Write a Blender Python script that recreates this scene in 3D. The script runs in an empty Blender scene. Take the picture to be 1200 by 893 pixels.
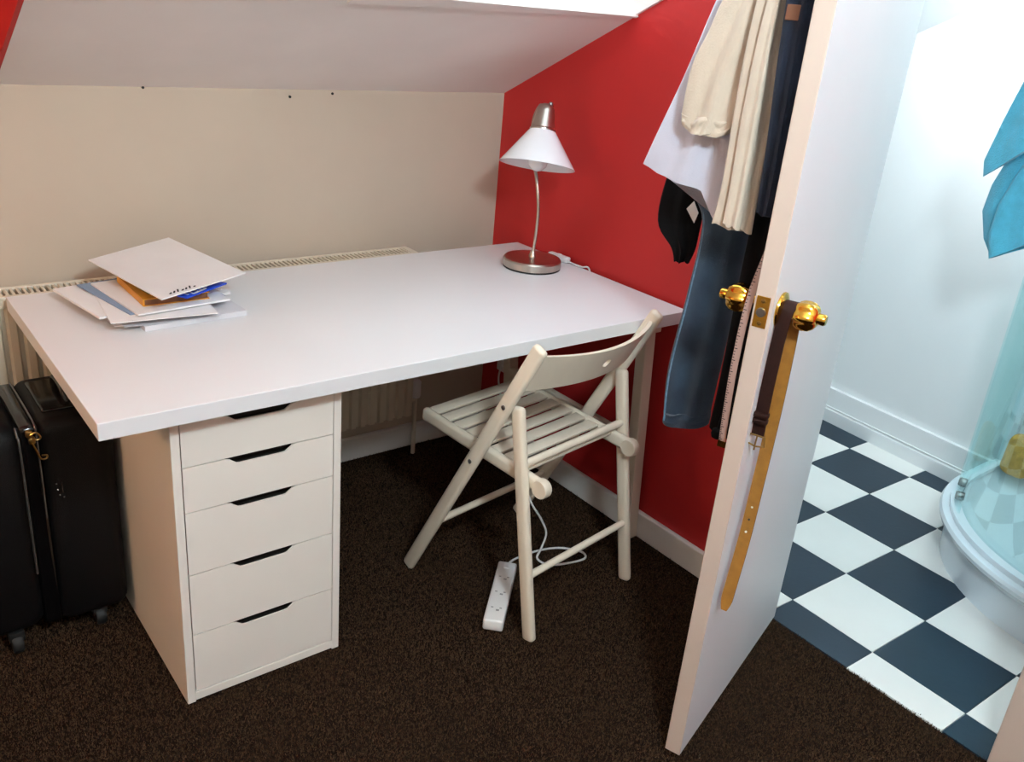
import bpy, bmesh, math, random
import numpy as np
from mathutils import Vector, Matrix
random.seed(7)
S = bpy.context.scene
C = S.collection
PI = math.pi

# ---------------------------------------------------------------- camera, world, lights, exposure
cam_d = bpy.data.cameras.new('camera'); cam = bpy.data.objects.new('camera', cam_d); C.objects.link(cam)
cam.location = (-0.3286, -1.4914, 1.4573); cam.rotation_euler = (1.1705, -0.0858, -0.6563)
cam_d.sensor_width = 36.0; cam_d.lens = 1051.0 / 1200.0 * 36.0; cam_d.clip_start = 0.02
S.camera = cam
S.view_settings.view_transform = 'Standard'; S.view_settings.look = 'None'
S.view_settings.exposure = 0.0; S.view_settings.gamma = 1.0; S.view_settings.use_curve_mapping = False

w = bpy.data.worlds.new('overcast_sky'); S.world = w; w.use_nodes = True
bg = w.node_tree.nodes['Background']; bg.inputs[0].default_value = (0.80, 0.92, 1.0, 1); bg.inputs[1].default_value = 4.3

SK = (0.72, 1.50, -0.95, 0.342)           # skylight opening x0,x1,y0,y1
def zs(y): return 1.6196 - 0.484 * y       # underside of the sloping roof
SLOPE = math.atan(0.484)

def add_light(name, kind, loc, energy, color, **kw):
    l = bpy.data.lights.new(name, kind); l.energy = energy; l.color = color
    for k, v in kw.items():
        if k != 'rot': setattr(l, k, v)
    o = bpy.data.objects.new(name, l); o.location = loc; C.objects.link(o)
    if 'rot' in kw: o.rotation_euler = kw['rot']
    return o
yc = (SK[2] + SK[3]) / 2
portal = add_light('skylight_portal', 'AREA', ((SK[0]+SK[1])/2, yc + 0.10, zs(yc) + 0.24), 1.0, (1, 1, 1), shape='RECTANGLE',
                   size=SK[1]-SK[0]+0.1, size_y=(SK[3]-SK[2]) / math.cos(SLOPE)+0.1, rot=(-SLOPE, 0, 0))
portal.data.cycles.is_portal = True

LAMP_STRENGTH = 240.0     # bedroom ceiling globe
BATH_STRENGTH = 56.0      # bathroom globe
SPOT_ENERGY = 42.0        # bathroom spotlight on the far wall
WARM_STRENGTH = 105.0     # warm lamp on the left wall of the bedroom

# ---------------------------------------------------------------- materials
def srgb(r, g, b):
    f = lambda c: (c/255/12.92) if c/255 <= .04045 else ((c/255+.055)/1.055)**2.4
    return (f(r), f(g), f(b), 1)
def mat(name, col, rough=.5, metal=0., var=.06, vscale=6., bump=0., bscale=200., spec=.5, coat=0., sheen=0., stretch=None, col2=None):
    m = bpy.data.materials.new(name); m.use_nodes = True
    nt = m.node_tree; N = nt.nodes; L = nt.links; b = N['Principled BSDF']
    b.inputs['Roughness'].default_value = rough; b.inputs['Metallic'].default_value = metal
    b.inputs['Specular IOR Level'].default_value = spec
    if coat: b.inputs['Coat Weight'].default_value = coat
    if sheen: b.inputs['Sheen Weight'].default_value = sheen
    tc = N.new('ShaderNodeTexCoord'); mp = N.new('ShaderNodeMapping'); L.new(tc.outputs['Object'], mp.inputs[0])
    if stretch: mp.inputs['Scale'].default_value = stretch
    n = N.new('ShaderNodeTexNoise'); n.inputs['Scale'].default_value = vscale; n.inputs['Detail'].default_value = 5
    L.new(mp.outputs[0], n.inputs['Vector'])
    r = N.new('ShaderNodeValToRGB'); c = col
    lo = tuple(x*(1-var) for x in c[:3])+(1,); hi = tuple(min(1, x*(1+var)) for x in c[:3])+(1,)
    if col2: lo, hi = col, col2
    r.color_ramp.elements[0].position = .3; r.color_ramp.elements[1].position = .7
    r.color_ramp.elements[0].color = lo; r.color_ramp.elements[1].color = hi
    L.new(n.outputs['Fac'], r.inputs[0]); L.new(r.outputs[0], b.inputs['Base Color'])
    if bump:
        n2 = N.new('ShaderNodeTexNoise'); n2.inputs['Scale'].default_value = bscale; n2.inputs['Detail'].default_value = 3
        L.new(mp.outputs[0], n2.inputs['Vector'])
        bp = N.new('ShaderNodeBump'); bp.inputs['Strength'].default_value = bump; bp.inputs['Distance'].default_value = .003
        L.new(n2.outputs['Fac'], bp.inputs['Height']); L.new(bp.outputs[0], b.inputs['Normal'])
    return m
def emit(name, col, strength):
    m = bpy.data.materials.new(name); m.use_nodes = True; b = m.node_tree.nodes['Principled BSDF']
    b.inputs['Base Color'].default_value = (.9, .9, .9, 1)
    b.inputs['Emission Color'].default_value = col; b.inputs['Emission Strength'].default_value = strength
    return m
M = dict(
    greyplastic=mat('grey_plastic', srgb(150, 150, 152), .5),
    desk=mat('white_laminate', srgb(226, 226, 228), .38, var=.015, vscale=3, bump=.02, bscale=400),
    cab=mat('white_cabinet_foil', srgb(236, 230, 221), .45, var=.02, vscale=4),
    dark_void=mat('drawer_notch_shade', srgb(40, 35, 30), .8),  # shade behind the handle notches, put into the colour
    beige=mat('beige_emulsion', srgb(192, 177, 160), .85, var=.05, vscale=2.5, bump=.15, bscale=35),
    slope=mat('pale_slope_emulsion', srgb(234, 224, 219), .85, var=.04, vscale=3, bump=.12, bscale=30),
    red=mat('red_emulsion', srgb(188, 40, 40), .55, var=.05, vscale=3, bump=.12, bscale=60, spec=.35),
    white_paint=mat('white_gloss_paint', srgb(232, 228, 224), .4, var=.02, vscale=4, bump=.04, bscale=60),
    door=mat('white_door_paint', srgb(210, 212, 216), .45, var=.02, vscale=3, bump=.05, bscale=50),
    dooredge=mat('warm_lit_door_edge', srgb(200, 182, 170), .5, var=.03, vscale=5),  # warm lamplight on door edge and lining, put into the colour
    bath=mat('bathroom_white_emulsion', srgb(231, 234, 236), .6, var=.015, vscale=3),
    carpet=mat('brown_carpet', srgb(30, 18, 10), .95, var=.35, vscale=60, bump=.8, bscale=250, spec=.1),
    pile=mat('brown_carpet_pile', srgb(20, 11, 5), .9, vscale=200, col2=srgb(94, 69, 49), spec=.15),
    rad=mat('cream_radiator_enamel', srgb(214, 203, 184), .4, var=.03, vscale=8),
    black=mat('black_shadow_gap', srgb(12, 11, 10), .7),
    chair=mat('off_white_painted_beech', srgb(230, 217, 198), .42, var=.035, vscale=18, stretch=(1, 1, .2), bump=.06, bscale=90),
    metal=mat('brushed_nickel', srgb(188, 180, 170), .3, 1., var=.06, vscale=60, stretch=(1, 1, .05)),
    rubber=mat('black_rubber', srgb(14, 14, 15), .6),
    shade=mat('opal_glass', srgb(238, 240, 244), .18, var=.01, spec=.6, coat=.3),
    plastic=mat('white_plastic', srgb(232, 232, 232), .35, var=.01),
    brass=mat('polished_brass', srgb(222, 172, 72), .14, 1., var=.08, vscale=12),
    steel=mat('grey_steel', srgb(150, 150, 150), .3, 1.),
    leather=mat('dark_brown_leather', srgb(36, 14, 9), .6, var=.2, vscale=80, bump=.3, bscale=500, spec=.2),
    hide=mat('tan_leather_back', srgb(146, 98, 32), .6, var=.15, vscale=60, bump=.3, bscale=500),
    whitecloth=mat('white_cotton', srgb(204, 203, 218), .9, var=.03, vscale=20, bump=.25, bscale=300, sheen=.3),
    tancloth=mat('cream_linen', srgb(204, 188, 170), .9, var=.05, vscale=18, bump=.35, bscale=280, sheen=.3),
    denim=mat('blue_denim', srgb(18, 38, 60), .9, vscale=7, col2=srgb(52, 78, 100), bump=.5, bscale=500, sheen=.2),
    denimseam=mat('pale_denim_seam', srgb(98, 128, 154), .9, var=.3, vscale=120),
    navy=mat('dark_navy_denim', srgb(22, 34, 54), .9, var=.3, vscale=20, bump=.5, bscale=500),
    blackcloth=mat('black_jersey', srgb(10, 10, 12), .95, var=.2, vscale=30, bump=.3, bscale=300, spec=.2),
    brownpatch=mat('brown_leather_patch', srgb(112, 70, 48), .6),
    tape=mat('pink_tape', srgb(168, 136, 126), .6, var=.05),
    ink=mat('black_ink', srgb(24, 24, 26), .7),
    paper=mat('white_paper', srgb(232, 230, 230), .8, var=.02, vscale=12, bump=.05, bscale=40),
    paper2=mat('grey_white_paper', srgb(214, 212, 216), .8, var=.03, vscale=12),
    paper3=mat('blue_grey_envelope', srgb(130, 150, 176), .8, var=.05),
    orange=mat('orange_book_cover', srgb(206, 142, 30), .5, var=.06),
    bookbrown=mat('brown_page_block', srgb(120, 78, 52), .7, var=.2, vscale=60),
    green=mat('dark_green_print', srgb(34, 40, 26), .5, col2=srgb(66, 78, 34), vscale=30),
    blue=mat('bright_blue_print', srgb(16, 70, 200), .45, var=.05),
    case=mat('black_polyester', srgb(6, 5, 6), .5, var=.2, vscale=40, bump=.4, bscale=600, spec=.22),
    caseshine=mat('black_gloss_trim', srgb(10, 9, 10), .14, var=.1, vscale=20),
    silver=mat('silver_piping', srgb(120, 120, 122), .25, .8),
    oldgold=mat('antique_gold', srgb(170, 140, 84), .3, 1.),
    tilew=mat('white_floor_tile', srgb(234, 235, 232), .3, var=.02, vscale=6, spec=.4),
    tileb=mat('slate_blue_floor_tile', srgb(22, 44, 60), .35, var=.1, vscale=5, bump=.1, bscale=60, spec=.35),
    grout=mat('pale_grout', srgb(150, 165, 170), .8),
    acrylic=mat('white_acrylic', srgb(222, 234, 242), .2, var=.01, coat=.3),
    towel=mat('turquoise_terry', srgb(84, 184, 214), .95, var=.1, vscale=30, bump=.9, bscale=350, sheen=.5),
    sponge=mat('ochre_sponge', srgb(214, 158, 70), .95, var=.2, vscale=60, bump=1., bscale=220),
    bluebottle=mat('blue_plastic', srgb(40, 70, 170), .35),
    globe=emit('white_lamp_globe', (.76, .93, 1.0, 1), LAMP_STRENGTH),
    wglobe=emit('warm_lamp_globe', (1.0, .62, .34, 1), WARM_STRENGTH),
    bglobe=emit('cool_lamp_globe', (.95, .98, 1.0, 1), BATH_STRENGTH),
)
def glass_mat(name, tint, rough=.02, refl=.2):
    m = bpy.data.materials.new(name); m.use_nodes = True; nt = m.node_tree; N = nt.nodes; L = nt.links
    N.remove(N['Principled BSDF']); out = N['Material Output']
    t = N.new('ShaderNodeBsdfTransparent'); t.inputs[0].default_value = tint
    g = N.new('ShaderNodeBsdfGlossy'); g.inputs[0].default_value = (1, 1, 1, 1); g.inputs['Roughness'].default_value = rough
    f = N.new('ShaderNodeFresnel'); f.inputs[0].default_value = 1.45
    mx = N.new('ShaderNodeMixShader'); mu = N.new('ShaderNodeMath'); mu.operation = 'MULTIPLY'; mu.inputs[1].default_value = refl
    L.new(f.outputs[0], mu.inputs[0]); L.new(mu.outputs[0], mx.inputs[0]); L.new(t.outputs[0], mx.inputs[1]); L.new(g.outputs[0], mx.inputs[2])
    L.new(mx.outputs[0], out.inputs[0]); return m
M['glass'] = glass_mat('aqua_shower_glass', (.86, .965, .965, 1))
M['pane'] = glass_mat('clear_pane', (.97, .98, .98, 1))

# ---------------------------------------------------------------- mesh helpers
def finish(name, bm, m, parent=None, smooth=False, angle=40):
    me = bpy.data.meshes.new(name)
    bmesh.ops.recalc_face_normals(bm, faces=bm.faces)
    bm.to_mesh(me); bm.free()
    for x in (m if isinstance(m, (list, tuple)) else [m]): me.materials.append(M[x])
    if smooth:
        for p in me.polygons: p.use_smooth = True
        if angle: me.set_sharp_from_angle(angle=math.radians(angle))
    o = bpy.data.objects.new(name, me); C.objects.link(o)
    if parent: o.parent = parent
    return o
def B(): return bmesh.new()
def box(bm, x0, x1, y0, y1, z0, z1, bev=0., seg=2, mtx=None):
    r = bmesh.ops.create_cube(bm, size=1.); vs = r['verts']
    for v in vs:
        v.co = Vector((x0+(v.co.x+.5)*(x1-x0), y0+(v.co.y+.5)*(y1-y0), z0+(v.co.z+.5)*(z1-z0)))
    if bev:
        es = list({e for v in vs for e in v.link_edges})
        rb = bmesh.ops.bevel(bm, geom=es, offset=bev, segments=seg, affect='EDGES', profile=.5)
        vs = list({v for f in rb['faces'] for v in f.verts} | {v for v in vs if v.is_valid})
    if mtx:
        for v in vs: v.co = mtx @ v.co
    return vs
def bar(bm, a, b, wx, wy, bev=0., seg=2, side=(1, 0, 0)):
    """square bar from a to b; wx measured along 'side', wy across it"""
    a = Vector(a); b = Vector(b); z = (b-a); ln = z.length; z.normalize()
    x = Vector(side); x = (x - z*x.dot(z)).normalized(); y = z.cross(x)
    m = Matrix(((x.x, y.x, z.x, a.x), (x.y, y.y, z.y, a.y), (x.z, y.z, z.z, a.z), (0, 0, 0, 1)))
    return box(bm, -wx/2, wx/2, -wy/2, wy/2, 0, ln, bev, seg, m)
def lathe(bm, prof, seg=32, mtx=None, lobes=0, lobe_amp=0., closed=False):
    rings = []
    for r, z in prof:
        ring = []
        for k in range(seg):
            a = 2*PI*k/seg; rr = max(r, 1e-5)*(1+lobe_amp*math.cos(lobes*a) if lobes else 1)
            v = Vector((rr*math.cos(a), rr*math.sin(a), z)); ring.append(bm.verts.new(mtx @ v if mtx else v))
        rings.append(ring)
    for i in range(len(rings)-1):
        for k in range(seg):
            bm.faces.new((rings[i][k], rings[i][(k+1) % seg], rings[i+1][(k+1) % seg], rings[i+1][k]))
    if not closed:
        bm.faces.new(rings[0][::-1]); bm.faces.new(rings[-1])
    else:
        for k in range(seg): bm.faces.new((rings[-1][k], rings[-1][(k+1) % seg], rings[0][(k+1) % seg], rings[0][k]))
def smooth_path(pts, n=8):
    P = [Vector(p) for p in pts]; out = []
    for i in range(len(P)-1):
        p0 = P[max(i-1, 0)]; p1 = P[i]; p2 = P[i+1]; p3 = P[min(i+2, len(P)-1)]
        for k in range(n):
            t = k/n
            out.append(.5*((2*p1)+(p2-p0)*t+(2*p0-5*p1+4*p2-p3)*t*t+(3*p1-p0-3*p2+p3)*t**3))
    out.append(P[-1]); return out
def tube(bm, pts, r, seg=10, n=8):
    P = smooth_path(pts, n) if n > 1 else [Vector(p) for p in pts]
    rad = r if callable(r) else (lambda t: r)
    up = Vector((.31, .17, .93)).normalized(); rings = []
    for i, p in enumerate(P):
        t = (P[min(i+1, len(P)-1)]-P[max(i-1, 0)]).normalized()
        x = (up - t*up.dot(t)).normalized(); up = x; y = t.cross(x); rr = rad(i/(len(P)-1))
        rings.append([bm.verts.new(p+x*rr*math.cos(2*PI*k/seg)+y*rr*math.sin(2*PI*k/seg)) for k in range(seg)])
    for i in range(len(rings)-1):
        for k in range(seg):
            bm.faces.new((rings[i][k], rings[i][(k+1) % seg], rings[i+1][(k+1) % seg], rings[i+1][k]))
    bm.faces.new(rings[0][::-1]); bm.faces.new(rings[-1])
def prism(bm, poly, z0, z1, f=None):
    """polygon (a,b) extruded c from z0 to z1; f maps (a,b,c) to a point"""
    f = f or (lambda a, b, c: Vector((a, b, c)))
    lo = [bm.verts.new(f(a, b, z0)) for a, b in poly]; hi = [bm.verts.new(f(a, b, z1)) for a, b in poly]
    fs = [bm.faces.new(lo[::-1]), bm.faces.new(hi)]
    n = len(poly)
    for i in range(n): fs.append(bm.faces.new((lo[i], lo[(i+1) % n], hi[(i+1) % n], hi[i])))
    return fs
def tag(o, label=None, cat=None, group=None, kind=None):
    if label: o['label'] = label
    if cat: o['category'] = cat
    if group: o['group'] = group
    if kind: o['kind'] = kind
    return o
def thing(name, label, cat, loc=(0, 0, 0), rz=0., group=None, kind=None):
    o = bpy.data.objects.new(name, None); C.objects.link(o); o.empty_display_size = .1
    o.location = loc; o.rotation_euler = (0, 0, rz)
    return tag(o, label, cat, group, kind)
def struct(name, bm, m, label, cat, **k):
    o = finish(name, bm, m, **k); return tag(o, label, cat, kind='structure')
def copy_child(src, parent, loc=None, rot=None):
    o = src.copy(); C.objects.link(o); o.parent = parent
    if loc is not None: o.location = loc
    if rot is not None: o.rotation_euler = rot
    return o

# ---------------------------------------------------------------- room shell
WX, WY, TH = 1.51, .897, .10
X0, Y0, ZC = -1.6, -2.4, 2.30
YF = (1.6196-ZC)/.484                       # where the slope meets the flat ceiling
DX = 1.527                                  # carpet / tile border
bm = B(); box(bm, X0, DX, Y0, WY, -.06, -.004)
struct('floor', bm, 'carpet', 'dark brown carpeted floor of the bedroom', 'floor')
# carpet pile: uncountable blades
def carpet_pile():
    rng = np.random.default_rng(3)
    x0, x1, y0, y1 = -.45, DX+.004, -1.25, .88
    n = int((x1-x0)*(y1-y0)*95000)
    p = np.c_[rng.uniform(x0, x1, n), rng.uniform(y0, y1, n)]
    keep = ~((p[:, 0] > WX-.02) & ((p[:, 1] > -.41) | (p[:, 1] < -1.03)))
    p = p[keep]; n = len(p)
    a = rng.uniform(0, 2*PI, n); wd = rng.uniform(.0010, .0019, n); h = rng.uniform(.004, .009, n)
    ln = rng.uniform(0, .006, n); la = rng.uniform(0, 2*PI, n)
    v = np.zeros((n, 3, 3))
    v[:, 0, :2] = p + np.c_[np.cos(a), np.sin(a)]*wd[:, None]; v[:, 1, :2] = p - np.c_[np.cos(a), np.sin(a)]*wd[:, None]
    v[:, 2, :2] = p + np.c_[np.cos(la), np.sin(la)]*ln[:, None]
    v[:, :2, 2] = -.0045; v[:, 2, 2] = -.0045+h
    me = bpy.data.meshes.new('carpet_pile')
    me.vertices.add(n*3); me.vertices.foreach_set('co', v.reshape(-1)); me.loops.add(n*3); me.loops.foreach_set('vertex_index', np.arange(n*3, dtype=np.int32))
    me.polygons.add(n); me.polygons.foreach_set('loop_start', np.arange(0, n*3, 3, dtype=np.int32)); me.update(calc_edges=True)
    me.materials.append(M['pile'])
    o = bpy.data.objects.new('carpet_pile', me); C.objects.link(o)
    tag(o, 'short dark brown carpet pile covering the bedroom floor', 'carpet', kind='stuff')
carpet_pile()

# knee wall, running on behind the bathroom
bm = B(); box(bm, X0-TH, WX+.0, WY, WY+TH, -.06, zs(WY)+.0)
wall_back = struct('wall_back', bm, 'beige', 'low beige knee wall behind the desk and radiator', 'wall')
for i, (x, z) in enumerate(((.772, 1.166), (.383, 1.19-.006), (.90, 1.176))):
    b2 = B(); lathe(b2, [(.0035, 0), (.0035, .003), (.002, .004)], 8, Matrix.Translation((x, WY, z)) @ Matrix.Rotation(PI/2, 4, 'X'))
    finish('nail_head', b2, 'ink', wall_back)
bm = B(); box(bm, X0-TH, .0495, WY, WY+TH, zs(WY)+.0005, ZC)
struct('wall_back_upper', bm, 'red', 'red painted wall above the knee wall beside the slope', 'wall')
bm = B(); prism(bm, [(WY, zs(WY)), (WY, ZC), (YF, ZC)], .05, .0595, lambda a, b, c: Vector((c, a, b)))
struct('wall_left_cheek', bm, 'red', 'red triangular side wall above the edge of the sloping ceiling', 'wall')
# red wall with the doorway
OY0, OY1, OZ = -.362, -1.05, 2.02
prof = [(WY, -.06), (WY, zs(WY)), (YF, ZC), (Y0, ZC), (Y0, -.06), (OY1, -.06), (OY1, OZ), (OY0, OZ), (OY0, -.06)]
bm = B(); prism(bm, prof, WX, WX+TH, lambda a, b, c: Vector((c, a, b)))
for f in bm.faces:
    if f.calc_center_median().x > WX+.001: f.material_index = 1
wall_right = struct('wall_right', bm, ['red', 'bath'], 'red painted end wall with the doorway to the bathroom', 'wall')
bm = B(); box(bm, X0-TH, X0, Y0, WY, -.06, ZC)
struct('wall_left', bm, 'beige', 'beige wall at the far left of the bedroom', 'wall')
bm = B(); box(bm, X0-TH, WX+TH, Y0-TH, Y0, -.06, ZC)
struct('wall_front', bm, 'beige', 'beige wall opposite the knee wall', 'wall')
# sloping ceiling with the skylight opening, flat ceiling beyond
RT = .22
def slab(bm, x0, x1, y0, y1, th=RT):
    vs = [bm.verts.new((x, y+(th*.40 if t else 0), zs(y)+(th*.85 if t else 0))) for t in (0, 1) for y in (y0, y1) for x in (x0, x1)]
    for q in ((0, 1, 3, 2), (4, 6, 7, 5), (0, 4, 5, 1), (2, 3, 7, 6), (0, 2, 6, 4), (1, 5, 7, 3)): bm.faces.new([vs[i] for i in q])
bm = B()
slab(bm, .06, WX+TH, SK[3], WY+.12); slab(bm, .06, WX+TH, YF, SK[2]); slab(bm, .06, SK[0], SK[2], SK[3]); slab(bm, SK[1], WX+TH, SK[2], SK[3])
box(bm, X0-TH, WX+TH, Y0-TH, YF, ZC, ZC+.2); box(bm, X0-TH, .061, YF, WY+TH, ZC, ZC+.2)
struct('ceiling', bm, 'slope', 'pale sloping attic ceiling above the knee wall', 'ceiling')
# skylight casing, window
def spt(x, y, d): return Vector((x, y-.436*d, zs(y)-.90*d))    # point d below the slope
def slope_strip(bm, poly, d0, d1): prism(bm, poly, d0, d1, lambda a, b, c: spt(a, b, c))
bm = B()
slope_strip(bm, [(SK[0]-.045, SK[3]+.052), (SK[1]+.008, SK[3]+.008), (SK[1]+.008, SK[3]), (SK[0], SK[3])], 0., .006)
slope_strip(bm, [(SK[0]-.045, SK[2]), (SK[0]-.045, SK[3]+.052), (SK[0], SK[3]), (SK[0], SK[2])], 0., .006)
struct('trim_2', bm, 'slope', 'thin pale casing board around the skylight opening', 'trim')
win = thing('window_1', 'skylight window in the sloping ceiling above the desk', 'window', kind='structure')
bm = B()
D0, D1 = -.18, -.215
for q in ([(SK[0], SK[3]-.05), (SK[1], SK[3]-.05), (SK[1], SK[3]), (SK[0], SK[3])], [(SK[0], SK[2]), (SK[1], SK[2]), (SK[1], SK[2]+.05), (SK[0], SK[2]+.05)],
          [(SK[0], SK[2]), (SK[0]+.05, SK[2]), (SK[0]+.05, SK[3]), (SK[0], SK[3])], [(SK[1]-.05, SK[2]), (SK[1], SK[2]), (SK[1], SK[3]), (SK[1]-.05, SK[3])]):
    slope_strip(bm, q, D0, D1)
finish('window_frame', bm, 'white_paint', win)
bm = B(); slope_strip(bm, [(SK[0]+.04, SK[2]+.04), (SK[1]-.04, SK[2]+.04), (SK[1]-.04, SK[3]-.04), (SK[0]+.04, SK[3]-.04)], -.195, -.199)
finish('pane', bm, 'pane', win)
# baseboards
def baseboard(name, x0, x1, y0, y1, h, label):
    bm = B(); box(bm, x0, x1, y0, y1, -.004, h, .004, 2); struct(name, bm, 'white_paint', label, 'baseboard')
baseboard('baseboard_right', WX-.018, WX, OY0+.03, WY-.018, .078, 'white baseboard along the foot of the red wall')
baseboard('baseboard_back', X0, WX-.018, WY-.018, WY, .078, 'white baseboard along the foot of the knee wall')
# door lining and architraves
bm = B()
LY0, LY1 = -.382, -1.030
box(bm, WX-.001, WX+TH+.001, LY0, OY0, 0, OZ); box(bm, WX-.001, WX+TH+.001, OY1, LY1, 0, OZ); box(bm, WX-.001, WX+TH+.001, LY1, LY0, 2.0, OZ)
for xa, xb in ((WX-.02, WX), (WX+TH, WX+TH+.02)):
    box(bm, xa, xb, LY0+.006, LY0+.07, 0, 2.07, .004); box(bm, xa, xb, LY1-.064, LY1, 0, 2.07, .004); box(bm, xa, xb, LY1-.064, LY0+.07, 2.006, 2.07, .004)
struct('trim_1', bm, 'dooredge', 'warm tinted door lining and architrave around the bathroom doorway', 'trim')  # shares the door edge colour with its painted-in warm light

# ---------------------------------------------------------------- bathroom shell
def fx(y): return 2.812 + .075*y            # far wall
BY0 = -1.30
bm = B(); box(bm, DX, 2.95, BY0-.02, WY, -.06, -.009)
fb = struct('floor_bathroom', bm, 'grout', 'black and white chequered tile floor of the bathroom', 'floor')
def clip(poly, f):
    out = []
    for i in range(len(poly)):
        a, b = poly[i], poly[(i+1) % len(poly)]; fa, fb_ = f(a), f(b)
        if fa >= 0: out.append(a)
        if (fa >= 0) != (fb_ >= 0):
            t = fa/(fa-fb_); out.append((a[0]+t*(b[0]-a[0]), a[1]+t*(b[1]-a[1])))
    return out
TS, OX, OY, AN = .2516, 2.6641, .0645, -.0231
ca, sa = math.cos(AN), math.sin(AN)
def tcorner(i, j): dx, dy = -TS*j, -TS*i; return (OX+ca*dx-sa*dy, OY+sa*dx+ca*dy)
shared = {}
for i in range(-4, 6):
    for j in range(-1, 5):
        quad = [tcorner(i, j), tcorner(i+1, j), tcorner(i+1, j+1), tcorner(i, j+1)]
        cx, cy = sum(q[0] for q in quad)/4, sum(q[1] for q in quad)/4
        k = 1-.0022/TS
        p = [(cx+(a-cx)*k, cy+(b-cy)*k) for a, b in quad]
        q = clip(p, lambda v: v[0]-DX-.001); q = clip(q, lambda v: fx(v[1])-v[0]) if q else q
        q = clip(q, lambda v: WY-v[1]) if q else q; q = clip(q, lambda v: v[1]-BY0) if q else q
        if len(q) < 3: continue
        mname = 'tileb' if (i+j) % 2 == 0 else 'tilew'
        full = len(q) == 4 and all(abs(a[0]-b[0])+abs(a[1]-b[1]) < 1e-6 for a, b in zip(p, q))
        if full and mname in shared:
            o = bpy.data.objects.new('tile', shared[mname]); C.objects.link(o); o.parent = fb
        else:
            bm = B(); prism(bm, [(a-cx, b-cy) for a, b in q], -.009, 0)
            o = finish('tile', bm, mname, fb)
            if full: shared[mname] = o.data
        o.location = (cx, cy, 0)
bm = B(); prism(bm, [(fx(WY), WY), (fx(BY0), BY0), (fx(BY0)+.1, BY0), (fx(WY)+.1, WY)], -.06, 2.5)
struct('wall_bathroom_far', bm, 'bath', 'bright white bathroom wall facing the doorway', 'wall')
bm = B(); box(bm, WX+TH, 3.0, BY0-TH, BY0, -.06, 2.4)
struct('wall_bathroom_front', bm, 'bath', 'white bathroom wall beside the shower tray', 'wall')
bm = B(); box(bm, WX, 3.0, WY, WY+TH, -.06, zs(WY)+.05)
struct('wall_bathroom_back', bm, 'bath', 'low white bathroom wall under the slope', 'wall')
bm = B(); slab(bm, WX+TH, 3.0, BY0-TH, WY+.12, .15)
struct('ceiling_bathroom', bm, 'bath', 'white sloping bathroom ceiling', 'ceiling')
def skirt(bm, d0, d1, z0, z1, ya=WY, yb=BY0):
    prism(bm, [(fx(ya)-d1, ya), (fx(yb)-d1, yb), (fx(yb)-d0, yb), (fx(ya)-d0, ya)], z0, z1)
bm = B(); skirt(bm, 0, .018, .0, .135, yb=-.40); skirt(bm, .018, .034, 0, .052, yb=-.40); skirt(bm, .018, .024, .058, .061, yb=-.40)
struct('baseboard_bathroom', bm, 'bath', 'white stepped baseboard along the bathroom wall', 'baseboard')

# ---------------------------------------------------------------- desk
desk = thing('desk', 'long white laminate desk against the red wall', 'desk', (0, 0, 0))
bm = B(); box(bm, 0, 1.5, 0, .75, .70, .734, .0015, 2); finish('tabletop', bm, 'desk', desk)
def leg_pair(y):
    bm = B(); bar(bm, (1.415, y, .70), (1.474, y, -.003), .036, .036, .003); finish('leg', bm, 'chair', desk)
leg_pair(.062); leg_pair(.66)
bm = B(); box(bm, 1.385, 1.44, .03, .70, .672, .70, .003); finish('leg_rail', bm, 'chair', desk)
bm = B(); box(bm, 1.425, 1.448, .08, .642, .30, .34, .003); finish('leg_stretcher', bm, 'chair', desk)

# ---------------------------------------------------------------- drawer unit
DU = thing('drawer_unit', 'white drawer unit with five cut-out handle drawers under the desk', 'drawers', (.138, .0617, 0))
bm = B(); t = .0175; Wd, Dd, Hd = .36, .58, .70
box(bm, 0, t, 0, Dd, .0, Hd-.001, .001, 1); finish('side_panel', bm, 'cab', DU)
bm = B(); box(bm, Wd-t, Wd, 0, Dd, .0, Hd-.001, .001, 1); finish('side_panel', bm, 'cab', DU)
bm = B(); box(bm, t, Wd-t, 0, Dd, .004, .025, .001, 1); finish('bottom_panel', bm, 'cab', DU)
bm = B(); box(bm, t, Wd-t, .024, Dd, Hd-.018, Hd-.001); finish('top_panel', bm, 'cab', DU)
bm = B(); box(bm, t, Wd-t, Dd-.008, Dd-.001, .025, Hd-.016); finish('back_panel', bm, 'cab', DU)
zz = [.0275, .176, .3265, .4735, .575, .6705]
for k in range(5):
    z0, z1 = zz[k]+.001, zz[k+1]-.0015
    a, b = t+.002, Wd-t-.002; c = (a+b)/2+.0
    nt = .014
    poly = [(a, z0), (b, z0), (b, z1), (c+.076, z1), (c+.066, z1-.003), (c+.052, z1-nt+.001), (c+.045, z1-nt), (c-.045, z1-nt), (c-.052, z1-nt+.001), (c-.066, z1-.003), (c-.076, z1), (a, z1)]
    dr = thing('drawer', None, None); dr.parent = DU
    bm = B(); prism(bm, poly, .0005, .0045, lambda p, q, r: Vector((p, r, q)))
    deep = [(p, (q-.022 if z1-nt-.001 < q < z1-.0005 else q)) for p, q in poly]
    prism(bm, deep, .0045, .018, lambda p, q, r: Vector((p, r, q)))
    finish('drawer_front', bm, 'cab', dr)
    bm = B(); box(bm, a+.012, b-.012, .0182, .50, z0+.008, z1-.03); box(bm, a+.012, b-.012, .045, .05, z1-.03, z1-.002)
    finish('drawer_box', bm, 'dark_void', dr)

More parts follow.
